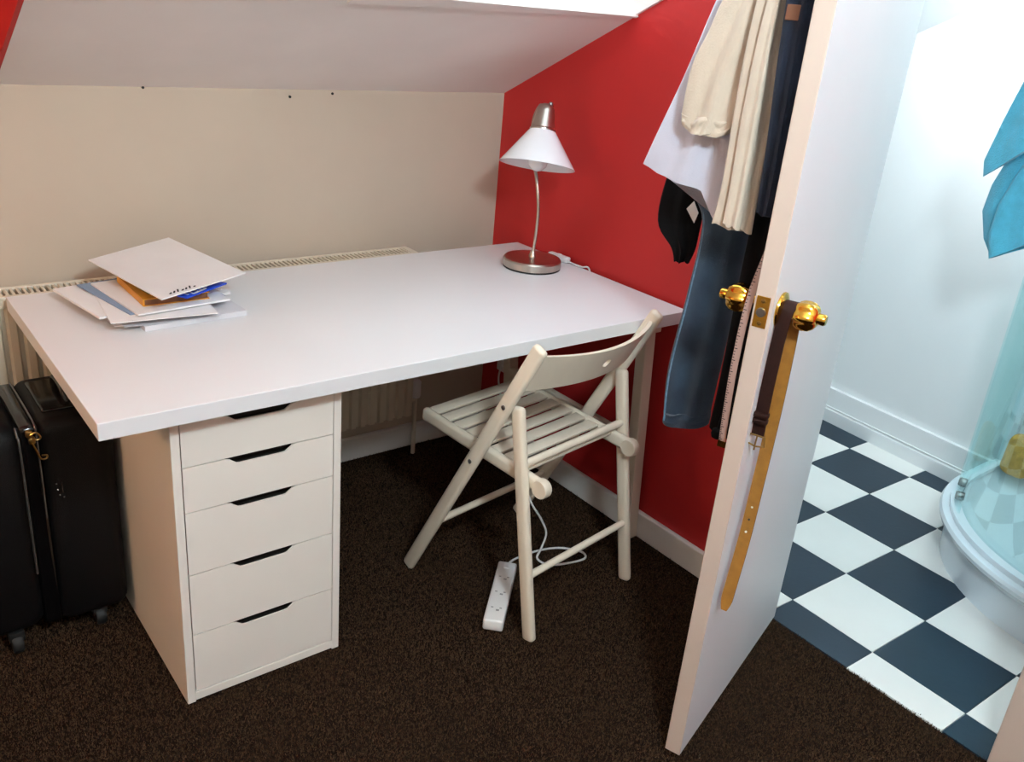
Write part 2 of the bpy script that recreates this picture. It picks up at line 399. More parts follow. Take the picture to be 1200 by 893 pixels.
# ---------------------------------------------------------------- radiator
RX0, RX1, RY0, RY1, RZ0, RZ1 = -.55, 1.145, .785, .868, .165, .722
rad = thing('radiator', 'cream panel radiator under the knee wall behind the desk', 'radiator', (RX0, RY0, 0))
LX = RX1-RX0; DY = RY1-RY0
bm = B()
pitch = .0333; n = int(LX/pitch); pts = []
for k in range(n):
    x = k*LX/n
    pts += [(x, .010), (x+.006, .010), (x+.011, .0), (x+.0265, .0), (x+.0315, .010)]
pts.append((LX, .010))
pts2 = pts + [(LX, .016), (0, .016)]
prism(bm, pts2, RZ0, RZ1-.028)
finish('front_panel', bm, 'rad', rad)
bm = B(); box(bm, 0, LX, DY-.014, DY-.002, RZ0, RZ1-.028, .003); finish('back_panel', bm, 'rad', rad)
bm = B(); box(bm, .004, LX-.004, .018, DY-.016, RZ0+.01, RZ1-.02); finish('slot_shade_core', bm, 'black', rad)  # black block stands in for the shade inside the grille slots
bm = B(); box(bm, 0, LX, -.001, .016, RZ1-.030, RZ1, .004); box(bm, 0, LX, DY-.014, DY, RZ1-.03, RZ1, .004)
box(bm, 0, .02, .016, DY-.014, RZ1-.03, RZ1-.001); box(bm, LX-.02, LX, .016, DY-.014, RZ1-.03, RZ1-.001)
k = 0; x = .02
while x < LX-.02:
    box(bm, x, x+.006, .016, DY-.014, RZ1-.008, RZ1-.002); x += .0135
tg = finish('top_grille', bm, 'rad', rad)
for xx in (0, LX-.006):
    bm = B(); box(bm, xx, xx+.006, .002, DY-.002, RZ0, RZ1-.02, .002); finish('side_cover', bm, 'rad', rad)
bm = B(); lathe(bm, [(.016, 0), (.018, .01), (.018, .055), (.013, .062)], 16, Matrix.Translation((LX+.035, DY*.5, .21))); finish('valve', bm, 'plastic', rad)
bm = B(); tube(bm, [(LX+.035, DY*.5, -.003), (LX+.035, DY*.5, .1), (LX+.035, DY*.5, .215)], .0075, 10, 2); tube(bm, [(LX-.004, DY*.5, .2), (LX+.035, DY*.5, .2)], .008, 10, 1); finish('pipe', bm, 'rad', rad)
for x in (.25, LX-.25):
    bm = B(); box(bm, x-.02, x+.02, DY-.003, WY-RY0-.0005, .55, .62); finish('bracket', bm, 'rad', rad)

# ---------------------------------------------------------------- folding chair
CH = thing('folding_chair', 'off-white wooden folding chair with slatted seat pulled up to the desk', 'chair', (.9, -.164, 0), math.radians(8.965))
CW = .417
def lbar(w): return .765-(w-.045)*(.765/.39)       # long bar height at w
for rr in (-.013, CW+.013):
    bm = B(); bar(bm, (rr, .438, .0), (rr, .042, .772), .022, .038, .010, 3); finish('front_leg', bm, 'chair', CH, True)
for rr in (.0095, CW-.0095):
    bm = B(); bar(bm, (rr, .002, -.002), (rr, .112, .60), .023, .036, .010, 3); finish('back_leg', bm, 'chair', CH, True)
def zr(w): return .413 + (w-.04)*.082                # seat rail height
for rr in (.033, CW-.033):
    bm = B(); bar(bm, (rr, .455, zr(.455)), (rr, .035, zr(.035)), .022, .038, .010, 3)
    lathe(bm, [(.0, -.012), (.022, -.012), (.024, -.009), (.024, .009), (.022, .012), (0, .012)], 20, Matrix.Translation((rr, .035, zr(.035)-.004)) @ Matrix.Rotation(PI/2, 4, 'Y'))
    finish('seat_rail', bm, 'chair', CH, True)
slat_bm = B(); box(slat_bm, -.1655, .1655, -.0172, .0172, -.003, .005, .002, 2)
s0 = None; tilt = math.atan(.082)
for k in range(8):
    wv = .430-.0458*k; loc = (CW/2, wv, zr(wv)+.0115)
    if s0 is None:
        s0 = finish('slat', slat_bm, 'chair', CH, True); s0.location = loc; s0.rotation_euler = (tilt, 0, 0)
    else: copy_child(s0, CH, loc, (tilt, 0, 0))
def dowel(name, a, b, r): bm = B(); tube(bm, [a, b], r, 14, 1); finish(name, bm, 'chair', CH, True)
dowel('stretcher', (0, .031, .172), (CW, .031, .172), .0095)
dowel('stretcher', (0, .085, .457), (CW, .085, .457), .010)
dowel('stretcher', (-.012, .345, .182), (CW+.012, .345, .182), .0095)
dowel('stretcher', (.02, .245, zr(.245)-.026), (CW-.02, .245, zr(.245)-.026), .007)
# curved backrest with a round hole
def backrest():
    bm = B(); nx, nz = 40, 10; h0, h1 = .648, .738; g = [[[None]*(nz+1) for _ in range(nx+1)] for _ in range(2)]
    for s in (0, 1):
        for i in range(nx+1):
            u = i/nx; x = -.004+u*(CW+.008); bow = math.sin(PI*u)**.8
            for j in range(nz+1):
                v = j/nz; z = h0+(h1-h0)*v
                top = .012*(1-math.sin(PI*u)); z += top*(v-.2)
                zlo = h0 - .0; wbar = .045+(.765-z)*.39/.765
                y = wbar - .056*bow - .004 + (.011 if s == 0 else 0)
                g[s][i][j] = bm.verts.new((x, y, z))
    ci, cj = nx//2, 5
    hole = {(i, j) for i in range(ci-1, ci+1) for j in range(cj-1, cj+1)}
    for i in range(nx):
        for j in range(nz):
            if (i, j) in hole: continue
            for s in (0, 1): bm.faces.new((g[s][i][j], g[s][i+1][j], g[s][i+1][j+1], g[s][i][j+1]))
    # walls of the hole and the outer edge
    for (i, j) in [(i, j) for i in range(nx) for j in range(nz)]:
        for di, dj, e in ((1, 0, ((i+1, j), (i+1, j+1))), (-1, 0, ((i, j), (i, j+1))), (0, 1, ((i, j+1), (i+1, j+1))), (0, -1, ((i, j), (i+1, j)))):
            n2 = (i+di, j+dj); inh = (i, j) in hole; out = not (0 <= n2[0] < nx and 0 <= n2[1] < nz)
            if (inh and n2 not in hole) or (out and not inh):
                (a, b), (c, d) = e; bm.faces.new((g[0][a][b], g[0][c][d], g[1][c][d], g[1][a][b]))
    # round the hole: pull its ring onto a circle
    for s in (0, 1):
        cx = g[s][ci][cj].co.copy(); R = .0115
        for i in range(ci-1, ci+2):
            for j in range(cj-1, cj+2):
                if (i, j) == (ci, cj): continue
                v = g[s][i][j]; d = Vector((v.co.x-cx.x, 0, v.co.z-cx.z))
                ang = math.atan2(j-cj, i-ci); v.co.x = cx.x+R*1.1*math.cos(ang); v.co.z = cx.z+R*math.sin(ang)
        bm.verts.remove(g[s][ci][cj])
    return finish('backrest', bm, 'chair', CH, True, 50)
backrest()
for rr in (-.0245, CW+.0245):
    for wv, z in ((.128, .60), (.222, .42)):
        bm = B(); lathe(bm, [(.006, -.002), (.006, .001), (.003, .002)], 12, Matrix.Translation((rr, wv, z)) @ Matrix.Rotation(-PI/2 if rr < 0 else PI/2, 4, 'Y'))
        finish('bolt_head', bm, 'steel', CH)

# ---------------------------------------------------------------- desk lamp
LP = Vector((1.356, .498, .734))
view = Vector((LP.x+.3286, LP.y+1.4914, 0)).normalized(); ri = Vector((view.y, -view.x, 0))
lrz = math.atan2(ri.y, ri.x)               # local X = to the right seen from the chair side, local Y = away
lamp = thing('desk_lamp', 'brushed metal desk lamp with white conical glass shade on the desk', 'lamp', LP, lrz)
bm = B(); lathe(bm, [(.083, .004), (.087, .006), (.087, .024), (.084, .029), (.07, .031), (.012, .033), (.009, .045), (.006, .05)], 48); finish('base', bm, 'metal', lamp, True, 30)
bm = B(); lathe(bm, [(.084, .0), (.086, .0015), (.086, .005), (.083, .0055)], 48); finish('base_pad', bm, 'rubber', lamp, True)
bm = B(); tube(bm, [(0, 0, .04), (.004, 0, .10), (.004, 0, .17), (-.006, .012, .24), (-.022, .045, .30), (-.036, .075, .36), (-.034, .08, .42), (-.020, .055, .458), (-.010, .025, .455), (-.004, .01, .438)], .0048, 12, 10); finish('gooseneck_stem', bm, 'metal', lamp, True)
# head: axis tilted so the opening looks a little towards the chair
hm = Matrix.Translation((-.006, -.012, .398)) @ Matrix.Rotation(math.radians(3.5), 4, 'Y') @ Matrix.Rotation(math.radians(-16), 4, 'X')
bm = B(); lathe(bm, [(.108, -.098), (.040, -.004), (.037, .0), (.0345, .0), (.0375, -.006), (.105, -.0975)], 56, hm, closed=True); finish('lamp_shade', bm, 'shade', lamp, True, 50)
bm = B(); lathe(bm, [(.037, -.003), (.037, .004), (.033, .008), (.0255, .055), (.023, .064), (.014, .072), (.009, .074)], 40, hm); finish('socket_cap', bm, 'metal', lamp, True, 35)
bm = B(); lathe(bm, [(.012, -.005), (.014, -.03), (.027, -.06), (.030, -.078), (.026, -.098), (.014, -.110), (.002, -.1135)], 24, hm); finish('bulb', bm, 'shade', lamp, True)
bm = B(); lathe(bm, [(.006, 0), (.006, .012), (.004, .014)], 12, hm @ Matrix.Translation((.012, 0, .066))); finish('switch_knob', bm, 'steel', lamp, True)
def wl(x, y, z):                            # world point to lamp-local
    d = Vector((x, y, z))-LP; return (d.dot(ri), d.dot(view), d.z)
bm = B(); tube(bm, [wl(1.395, .56, .738), wl(1.42, .585, .737), wl(1.46, .590, .7375), wl(1.485, .565, .741)], .0026, 8); tube(bm, [wl(1.490, .487, .741), wl(1.493, .46, .738), wl(1.496, .43, .7375), wl(1.5045, .40, .73), wl(1.505, .38, .6)], .0026, 8); finish('cord', bm, 'plastic', lamp, True)
bm = B(); sw = Matrix.Translation(wl(1.487, .526, .743)) @ Matrix.Rotation(-lrz+math.radians(94), 4, 'Z'); box(bm, -.042, .042, -.011, .011, -.0085, .0095, .005, 3, sw)
swo = finish('inline_switch', bm, 'plastic', lamp, True)
bm = B(); box(bm, -.008, .008, -.005, .005, .008, .012, .002, 2, sw); finish('rocker', bm, 'plastic', swo)

# ---------------------------------------------------------------- papers on the desk
def sheet(name, corners, th, m, label, cat, lift=None, curl=0., nseg=8):
    """corners: 4 (x,y) counter-clockwise; lift: 4 corner heights of the underside"""
    bm = B(); g = [[], []]
    P = [Vector((c[0], c[1], l)) for c, l in zip(corners, lift)]
    for s in (0, 1):
        for i in range(nseg+1):
            row = []
            for j in range(nseg+1):
                u, v = i/nseg, j/nseg
                p = P[0]*(1-u)*(1-v)+P[1]*u*(1-v)+P[2]*u*v+P[3]*(1-u)*v
                p.z += -curl*math.sin(PI*u)*math.sin(PI*v)+(th if s else 0)
                row.append(bm.verts.new(p))
            g[s].append(row)
    for s in (0, 1):
        for i in range(nseg):
            for j in range(nseg): bm.faces.new((g[s][i][j], g[s][i+1][j], g[s][i+1][j+1], g[s][i][j+1]))
    for a in range(nseg):
        for (i, j, k, l) in ((a, 0, a+1, 0), (a, nseg, a+1, nseg), (0, a, 0, a+1), (nseg, a, nseg, a+1)):
            bm.faces.new((g[0][i][j], g[0][k][l], g[1][k][l], g[1][i][j]))
    o = finish(name, bm, m); return tag(o, label, cat)
def quad(p0, ang, w, h):
    """rectangle from near-left corner p0, long side at ang degrees"""
    a = math.radians(ang); ux, uy = math.cos(a), math.sin(a)
    return [p0, (p0[0]+w*ux, p0[1]+w*uy), (p0[0]+w*ux-h*uy, p0[1]+w*uy+h*ux), (p0[0]-h*uy, p0[1]+h*ux)]
Z = .7345
sheet('paper_pile', quad((.205, .402), 4, .235, .29), .012, 'paper2', 'thick wad of loose white papers at the bottom of the pile', 'papers', [Z]*4)
sheet('paper_sheet', quad((.150, .424), 3, .21, .26), .0007, 'paper', 'single white sheet lying directly on the bottom wad of papers', 'paper', [Z+.0122]*4)
sheet('paper_sheet', quad((.165, .410), -2, .21, .26), .0007, 'paper2', 'single grey-white sheet just under the folded letters in the pile', 'paper', [Z+.0131]*4)
sheet('paper_pile', quad((.235, .462), 20, .228, .21), .007, 'paper', 'white folded letters jutting to the right low in the pile', 'papers', [Z+.0140]*4)
sheet('paper_sheet', quad((.250, .470), 27, .21, .20), .0007, 'paper', 'single white sheet on top of the folded letters in the pile', 'paper', [Z+.0212]*4)
sheet('paper_pile', quad((.128, .455), 10, .225, .235), .005, 'paper', 'loose white sheets jutting out to the left of the pile', 'papers', [Z+.0221]*4)
sheet('letter', quad((.137, .404), -6, .222, .27), .002, 'paper', 'white letter with overhanging front edge in the paper pile', 'paper', [Z+.0273]*4)
sheet('envelope', quad((.186, .436), 11, .232, .25), .003, 'paper3', 'blue-grey envelope poking out under a white one', 'envelope', [Z+.0295]*4)
sheet('envelope', quad((.197, .416), 7, .215, .255), .004, 'paper', 'large white envelope under the orange book', 'envelope', [Z+.0327]*4)
bk = thing('book', 'orange covered book under the top sheet of the paper pile', 'book')
q = quad((.221, .460), 0, .148, .195)
def loc_sheet(name, q, z0, th, m, parent):
    bm = B(); prism(bm, q, z0, z0+th); return finish(name, bm, m, parent)
Zb = Z+.0369
loc_sheet('page_block', quad((.2245, .463), 0, .141, .189), Zb+.0016, .013, 'bookbrown', bk)
loc_sheet('front_cover', q, Zb+.0146, .0016, 'orange', bk); loc_sheet('back_cover', q, Zb, .0016, 'orange', bk)
loc_sheet('spine', [q[0], (q[0][0]+.0035, q[0][1]), (q[3][0]+.0035, q[3][1]), q[3]], Zb+.0016, .013, 'orange', bk)
sheet('leaflet', quad((.243, .490), 8, .125, .175), .004, 'green', 'dark green leaflet lying on the orange book', 'leaflet', [Zb+.0166]*4)
bc = thing('booklet', 'bright blue booklet with white lettering under the top envelope', 'booklet')
qb = quad((.303, .418), 30, .135, .10); zb = Zb+.0210
loc_sheet('cover', qb, zb, .003, 'blue', bc)
# white lettering strokes along the near edge of the blue cover
bm = B()
def on_quad(q, u, v): a, b, c, d = [Vector((x, y, 0)) for x, y in q]; return a+(b-a)*u+(d-a)*v
for (u0, v0, u1, v1) in ((.22, .10, .30, .42), (.30, .42, .36, .14), (.36, .14, .42, .42), (.46, .12, .46, .42), (.46, .28, .56, .28), (.56, .12, .56, .42), (.20, .06, .56, .10), (.62, .2, .66, .2), (.12, .1, .16, .35)):
    a, b = on_quad(qb, u0, v0), on_quad(qb, u1, v1); a.z = b.z = zb+.0031
    bar(bm, a, b, .0055, .0006, side=(b-a).cross(Vector((0, 0, 1))))
finish('lettering', bm, 'paper', bc)
G = [(.236, .376), (.473, .503), (.405, .842), (.179, .725)]
zt = zb+.0036
tp = sheet('envelope', G, .003, 'paper', 'large white envelope lying askew on top of the paper pile', 'envelope', [zt+.014, zt+.011, zt+.018, zt+.012], .009)
bm = B()
for k in range(7):
    a = on_quad(G, .12+.045*k, .035); b = on_quad(G, .12+.045*k+.03, .05+.012*(k % 3))
    zc = zt+.0166-.0003*k
    a.z = zc; b.z = zc; bar(bm, a, b, .004, .0004, side=(b-a).cross(Vector((0, 0, 1))))
ink = finish('ink_writing', bm, 'ink', tp)

# ---------------------------------------------------------------- suitcase
SC = thing('suitcase', 'black upright suitcase with gold zip pulls left of the drawer unit', 'suitcase', (-.21, .41, 0))
def rbox(name, x0, x1, y0, y1, z0, z1, r, m, parent=SC, seg=5):
    bm = B(); box(bm, x0, x1, y0, y1, z0, z1, r, seg); return finish(name, bm, m, parent, True, 60)
rbox('shell', .0, .160, 0, .27, .045, .56, .045, 'case'); rbox('shell', .182, .336, .0, .27, .045, .562, .030, 'case')
rbox('zip_band', .150, .190, .006, .262, .052, .556, .012, 'caseshine')
bm = B(); tube(bm, [(.181, .012, .30), (.181, .002, .40), (.181, .002, .53), (.181, .02, .5585), (.181, .14, .5605), (.181, .25, .558)], .0022, 8); finish('piping', bm, 'silver', SC, True)
bm = B(); tube(bm, [(.147, .03, .547), (.147, .012, .532), (.147, -.001, .50), (.147, .001, .2)], .0025, 8); finish('piping', bm, 'silver', SC, True)
rbox('top_panel', .205, .315, .05, .22, .558, .568, .004, 'caseshine')
bm = B(); tube(bm, [(.26, .08, .562), (.26, .09, .585), (.26, .135, .592), (.26, .18, .585), (.26, .19, .562)], .008, 10); finish('carry_handle', bm, 'caseshine', SC, True)
bm = B(); box(bm, .30, .322, .08, .16, .562, .576, .004); finish('handle_mount', bm, 'silver', SC, True)
for x, z in ((.166, .546), (.170, .530)):
    bm = B(); box(bm, x-.006, x+.007, -.010, .001, z-.009, z+.007, .003); zp = finish('zip_slider', bm, 'oldgold', SC, True)
    bm = B(); pts = [(x+.002, -.011, z-.002), (x+.013, -.014, z+.003), (x+.020, -.014, z-.010), (x+.012, -.013, z-.014), (x+.004, -.012, z-.006)] if z > .54 else [(x, -.011, z-.006), (x+.006, -.012, z-.025), (x+.012, -.013, z-.043), (x+.022, -.013, z-.045), (x+.024, -.013, z-.038), (x+.014, -.013, z-.036)]
    tube(bm, pts, .0019, 8); finish('zip_pull', bm, 'oldgold', zp, True)
for x, z in ((.207, .412), (.208, .398), (.211, .384), (.219, .377)):
    bm = B(); lathe(bm, [(.0025, 0), (.002, .002), (.0005, .003)], 8, Matrix.Translation((x, .0, z)) @ Matrix.Rotation(PI/2, 4, 'X')); finish('rivet', bm, 'silver', SC, True)
bm = B(); box(bm, .217, .219, -.002, .001, .388, .415); finish('lock_bar', bm, 'silver', SC)
for x, y in ((.09, .02), (.27, .03), (.09, .24), (.27, .24)):
    bm = B(); lathe(bm, [(.008, -.011), (.022, -.011), (.0245, -.006), (.0245, .006), (.022, .011), (.008, .011)], 20, Matrix.Translation((x, y, .022)) @ Matrix.Rotation(PI/2, 4, 'Y'))
    box(bm, x-.016, x+.016, y-.012, y+.012, .03, .055, .003); finish('wheel', bm, 'rubber', SC, True)

# ---------------------------------------------------------------- power strip and cables
a = Vector((.847, -.088, 0)); b = Vector((1.036, .098, 0)); dv = (b-a); rz = math.atan2(dv.y, dv.x)
PS = thing('power_strip', 'white multi-socket power strip lying on the carpet under the chair', 'power strip', (a.x, a.y, 0), rz)
bm = B(); box(bm, 0, dv.length, -.026, .026, .002, .034, .006, 3); finish('body', bm, 'plastic', PS, True)
for k in range(3):
    x = .045+k*.068
    bm = B(); box(bm, x-.003, x+.003, -.008, .0, .0335, .0346); 
    for s in (-1, 1): box(bm, x+.008, x+.0115, -.011*s-.003, -.011*s+.003, .0335, .0346)
    finish('socket_holes', bm, 'greyplastic', PS)
bm = B(); box(bm, dv.length-.035, dv.length-.015, -.008, .008, .033, .038, .002); finish('switch', bm, 'plastic', PS)
def to_ps(p): return Matrix.Rotation(-rz, 3, 'Z') @ (Vector(p)-Vector((a.x, a.y, 0)))
bm = B(); tube(bm, [to_ps(p) for p in ((1.033, .095, .018), (1.060, .118, .010), (1.10, .130, .006), (1.17, .128, .006), (1.234, .108, .006), (1.278, .060, .006), (1.262, .028, .006), (1.19, .040, .006), (1.150, .062, .006), (1.141, .095, .010), (1.156, .10, .034), (1.169, .10, .081), (1.143, .10, .137), (1.100, .105, .206), (1.13, .18, .24), (1.25, .40, .25), (1.40, .66, .28), (1.478, .75, .30))], .0032, 10, 10); finish('cord', bm, 'plastic', PS, True)
bm = B(); box(bm, 1.472, 1.5095, .728, .772, .278, .322, .006, 2)
for v in bm.verts: v.co = to_ps(v.co)
finish('plug', bm, 'plastic', PS, True)

# ---------------------------------------------------------------- door with everything hung on it
H0 = Vector((1.528, -.441, 0)); E0 = Vector((.941, -.635, 0)); dd = (E0-H0).normalized(); DL = (E0-H0).length
drz = math.atan2(dd.y, dd.x)               # local X runs from hinge to free edge, local Y out of the bathroom-side face
T = .034
door = thing('door_1', 'white door standing open from the red wall, brass knobs', 'door', H0, drz, kind='structure')
bm = B(); box(bm, 0, DL, -T, 0, .008, 1.985, .0015, 1)
for f in bm.faces:
    if f.normal.x > .7 or f.calc_center_median().x > DL-.001: f.material_index = 1
finish('door_leaf', bm, ['door', 'dooredge'], door)
KS, KZ = .572, 1.004
for sgn in (1, -1):
    mt = Matrix.Translation((KS if sgn > 0 else KS-.012, 0 if sgn > 0 else -T, KZ)) @ Matrix.Rotation(-PI/2*sgn, 4, 'X')
    bm = B(); lathe(bm, [(.031, 0), (.032, .002), (.031, .005), (.024, .008), (.014, .010)], 32, mt); finish('rose', bm, 'brass', door, True, 30)
    bm = B(); lathe(bm, [(.0125, .006), (.0115, .030)], 20, mt); lathe(bm, [(.013, .026), (.021, .030), (.0245, .037), (.0255, .046), (.024, .056), (.019, .064), (.014, .067)], 48, mt, lobes=6, lobe_amp=.085); kn = finish('knob', bm, 'brass', door, True, 35)
    bm = B(); lathe(bm, [(.010, .066), (.010, .078), (.008, .081)], 20, mt); finish('turn_button', bm, 'brass', kn, True)
bm = B(); box(bm, DL, DL+.0015, -T+.004, -.006, .977, 1.033, .0005, 1); lp_ = finish('latch_plate', bm, 'brass', door)
for z in (.985, 1.025):
    bm = B(); lathe(bm, [(.004, 0), (.0035, .001), (.001, .0014)], 12, Matrix.Translation((DL+.0015, -.018, z)) @ Matrix.Rotation(PI/2, 4, 'Y')); finish('screw', bm, 'oldgold', lp_)
bm = B(); lathe(bm, [(.0085, 0), (.0085, .003), (.0075, .0045)], 20, Matrix.Translation((DL+.001, -.018, 1.005)) @ Matrix.Rotation(PI/2, 4, 'Y')); finish('latch_bolt', bm, 'steel', lp_, True)
for z in (.25, 1.75):
    bm = B(); lathe(bm, [(.006, z-.05), (.006, z+.05)], 12, Matrix.Translation((-.004, -.034-.004, 0))); box(bm, -.0015, -.0005, -T+.002, -.004, z-.05, z+.05); finish('hinge', bm, 'brass', door)
# rail of hooks on the far face (carries the clothes)
rail = thing('coat_hook_rail', 'white hook rail screwed to the back of the open door', 'hook rail', H0, drz)
bm = B(); box(bm, .22, .60, -T-.014, -T-.0005, 1.70, 1.77, .003); finish('board', bm, 'white_paint', rail)
for s in (.28, .36, .44, .52):
    bm = B(); tube(bm, [(s, -T-.010, 1.74), (s, -T-.05, 1.725), (s, -T-.075, 1.735), (s, -T-.085, 1.765)], .005, 10); finish('hook', bm, 'brass', rail, True)

def ribbon(bm, pts, half, axis, th, n=8, mi=(0, 0)):
    """strap swept along pts; half-width along 'axis'; thickness th; mi = material of outer / inner face"""
    P = smooth_path(pts, n); ax = Vector(axis).normalized(); rows = []
    for i, p in enumerate(P):
        t = (P[min(i+1, len(P)-1)]-P[max(i-1, 0)]).normalized(); A = ax
        nrm = t.cross(A).normalized(); A2 = nrm.cross(t).normalized()
        hw = half(i/(len(P)-1)) if callable(half) else half
        rows.append([bm.verts.new(p+A2*hw*sx+nrm*th/2*sy) for sx, sy in ((-1, -1), (1, -1), (1, 1), (-1, 1))])
    for i in range(len(rows)-1):
        for k in range(4):
            f = bm.faces.new((rows[i][k], rows[i][(k+1) % 4], rows[i+1][(k+1) % 4], rows[i+1][k]))
            f.material_index = mi[0] if k == 0 else mi[1] if k == 2 else mi[0]
    bm.faces.new(rows[0][::-1]); bm.faces.new(rows[-1])
    return P
# belt draped over the knob neck, dark outside, tan inside
belt = thing('belt', 'brown leather belt with tan reverse side draped over the brass door knob', 'belt', H0, drz)
bm = B(); nk = .0165
ribbon(bm, [(.593, .013, .772), (.595, .013, .86), (.594, .014, .95), (.592, .016, KZ-.005), (.588, .018, KZ+.010), (.580, .020, KZ+.0175), (.568, .021, KZ+.0175), (.559, .022, KZ+.008), (.5545, .023, KZ-.012), (.552, .024, .93), (.553, .025, .82), (.560, .025, .70), (.573, .025, .55), (.590, .024, .46), (.603, .023, .392)],
       lambda t: .0115 if t < .97 else .0115-.2*(t-.97), (0, 1, 0), .0032, 10, mi=(0, 1))
strap = finish('strap', bm, ['leather', 'hide'], belt, True, 40)
for k in range(5):
    z = .56+.026*k; x = .5715+.0125*(.56-z)/.1
    bm = B(); lathe(bm, [(.0022, -.0026), (.0022, .0026)], 10, Matrix.Translation((x+.0012, .025, z)) @ Matrix.Rotation(PI/2, 4, 'Y')); finish('belt_hole', bm, 'ink' if k % 2 else 'plastic', strap)
bm = B()
for z in (.800, .812): box(bm, .587, .602, .000, .026, z-.005, z+.005, .002)
finish('keeper_loop', bm, 'leather', belt, True)
bm = B(); tube(bm, [(.594, -.001+.0, .770), (.594, .027, .770), (.594, .029, .752), (.594, .013, .748), (.594, -.003, .752), (.594, -.001, .770)], .0019, 8, 1); tube(bm, [(.594, .013, .772), (.597, .013, .742)], .0016, 8, 1); finish('buckle', bm, 'oldgold', belt, True)

def cloth(name, Lp, Rp, s, thick, m, parent=None, amp=.01, folds=3., ph=0., nt=36, nv=40, sdrift=0., amp0=.35, hemf=None):
    """hanging cloth: Lp,Rp left/right edge polylines of (b,z) behind the door face, spread in the plane s = const, closed with thickness"""
    def samp(P, t):
        f = t*(len(P)-1); i = min(int(f), len(P)-2); k = f-i; a, b = P[i], P[i+1]
        p0 = P[max(i-1, 0)]; p3 = P[min(i+2, len(P)-1)]
        return tuple(.5*(2*a[c]+(b[c]-p0[c])*k+(2*p0[c]-5*a[c]+4*b[c]-p3[c])*k*k+(3*a[c]-p0[c]-3*b[c]+p3[c])*k**3) for c in (0, 1))
    bm = B(); rings = []
    for i in range(nt+1):
        t = i/nt; l, r = samp(Lp, t), samp(Rp, t); ring = []
        for k in range(nv):
            a = 2*PI*k/nv; c = math.cos(a); sn = math.sin(a)
            v = .5-.5*math.copysign(abs(c)**.85, c)
            hem = 1 if i < nt else .96
            b_ = l[0]+(r[0]-l[0])*v; z_ = l[1]+(r[1]-l[1])*v
            wob = amp*(amp0+(1-amp0)*t)*(math.sin(2*PI*folds*v+ph+1.3*t)+.5*math.sin(2*PI*folds*1.7*v+ph*2+2.1*t+.8)+.35*math.sin(9*t+5*v+ph))
            ring.append(bm.verts.new((s+sdrift*t+wob+sn*thick/2*hem, -b_, z_+.003*math.sin(11*v+ph)+(t**5*np.interp(v, hemf[0], hemf[1]) if hemf else 0.))))
        rings.append(ring)
    for i in range(nt):
        for k in range(nv): bm.faces.new((rings[i][k], rings[i][(k+1) % nv], rings[i+1][(k+1) % nv], rings[i+1][k]))
    bm.faces.new(rings[0][::-1]); bm.faces.new(rings[-1])
    return finish(name, bm, m, parent, True, 55)
def hung(name, label, cat): return thing(name, label, cat, H0, drz)
# white shirt
ws = hung('shirt', 'white cotton shirt hanging widest on the back of the door', 'shirt')
cloth('body', [(.15, 1.735), (.235, 1.62), (.282, 1.492), (.323, 1.353), (.360, 1.243), (.383, 1.176)], [(.10, 1.735), (.13, 1.62), (.15, 1.48), (.16, 1.33), (.165, 1.19), (.168, 1.09)], .390, .026, 'whitecloth', ws, .006, 2.3, .5, nt=48, nv=64, hemf=([0, .17, .44, .62, .79, 1], [0, 0, .018, .022, -.012, 0]))
# cream jacket
tj = hung('jacket', 'cream linen jacket hanging close to the door edge', 'jacket')
cloth('body', [(.12, 1.735), (.16, 1.62), (.176, 1.497), (.182, 1.37), (.180, 1.182), (.187, 1.104)], [(.08, 1.735), (.10, 1.62), (.122, 1.50), (.110, 1.32), (.111, 1.216), (.109, 1.102)], .468, .03, 'tancloth', tj, .006, 1.8, .2, nt=48, nv=64)
cloth('sleeve', [(.14, 1.72), (.205, 1.60), (.251, 1.492), (.270, 1.433), (.290, 1.375), (.296, 1.29), (.292, 1.268)], [(.11, 1.72), (.13, 1.60), (.15, 1.49), (.155, 1.43), (.165, 1.37), (.185, 1.29), (.196, 1.268)], .437, .022, 'tancloth', tj, .006, 1.7, 1.2, nt=48, nv=64, hemf=([0, .5, .8, 1], [0, -.012, -.006, 0]))
cloth('cuff', [(.297, 1.288), (.295, 1.277), (.293, 1.266)], [(.190, 1.288), (.194, 1.277), (.197, 1.266)], .437, .025, 'tancloth', tj, .006, 1.7, 1.2+1.2, nt=8, nv=64, amp0=1., hemf=([0, .5, .8, 1], [0, -.012, -.006, 0]))
cloth('lapel', [(.140, 1.60), (.155, 1.45), (.160, 1.30), (.158, 1.18), (.160, 1.110)], [(.120, 1.60), (.130, 1.45), (.128, 1.30), (.127, 1.18), (.126, 1.108)], .490, .008, 'tancloth', tj, .003, 1.2, .9)
# blue jeans
bj = hung('jeans', 'faded blue jeans leg hanging lowest on the back of the door', 'jeans')
cloth('leg', [(.14, 1.72), (.20, 1.55), (.27, 1.30), (.290, 1.147), (.258, 1.071), (.264, .924), (.279, .742), (.2715, .622)], [(.10, 1.72), (.12, 1.55), (.14, 1.30), (.150, 1.14), (.160, 1.04), (.164, .835), (.168, .734), (.171, .652)], .33, .066, 'denim', bj, .005, 1.3, .3, nt=48, nv=64)
cloth('hem', [(.2735, .638), (.273, .622), (.2725, .608)], [(.1695, .667), (.1695, .652), (.1695, .637)], .33, .072, 'denim', bj, .005, 1.3, .3+1.25, nt=6, amp0=1.)
bm = B(); tube(bm, [(.352, -.276, 1.145), (.352, -.247, 1.071), (.354, -.253, .924), (.354, -.268, .742), (.356, -.262, .625)], .0022, 8); finish('seam', bm, 'denimseam', bj, True)
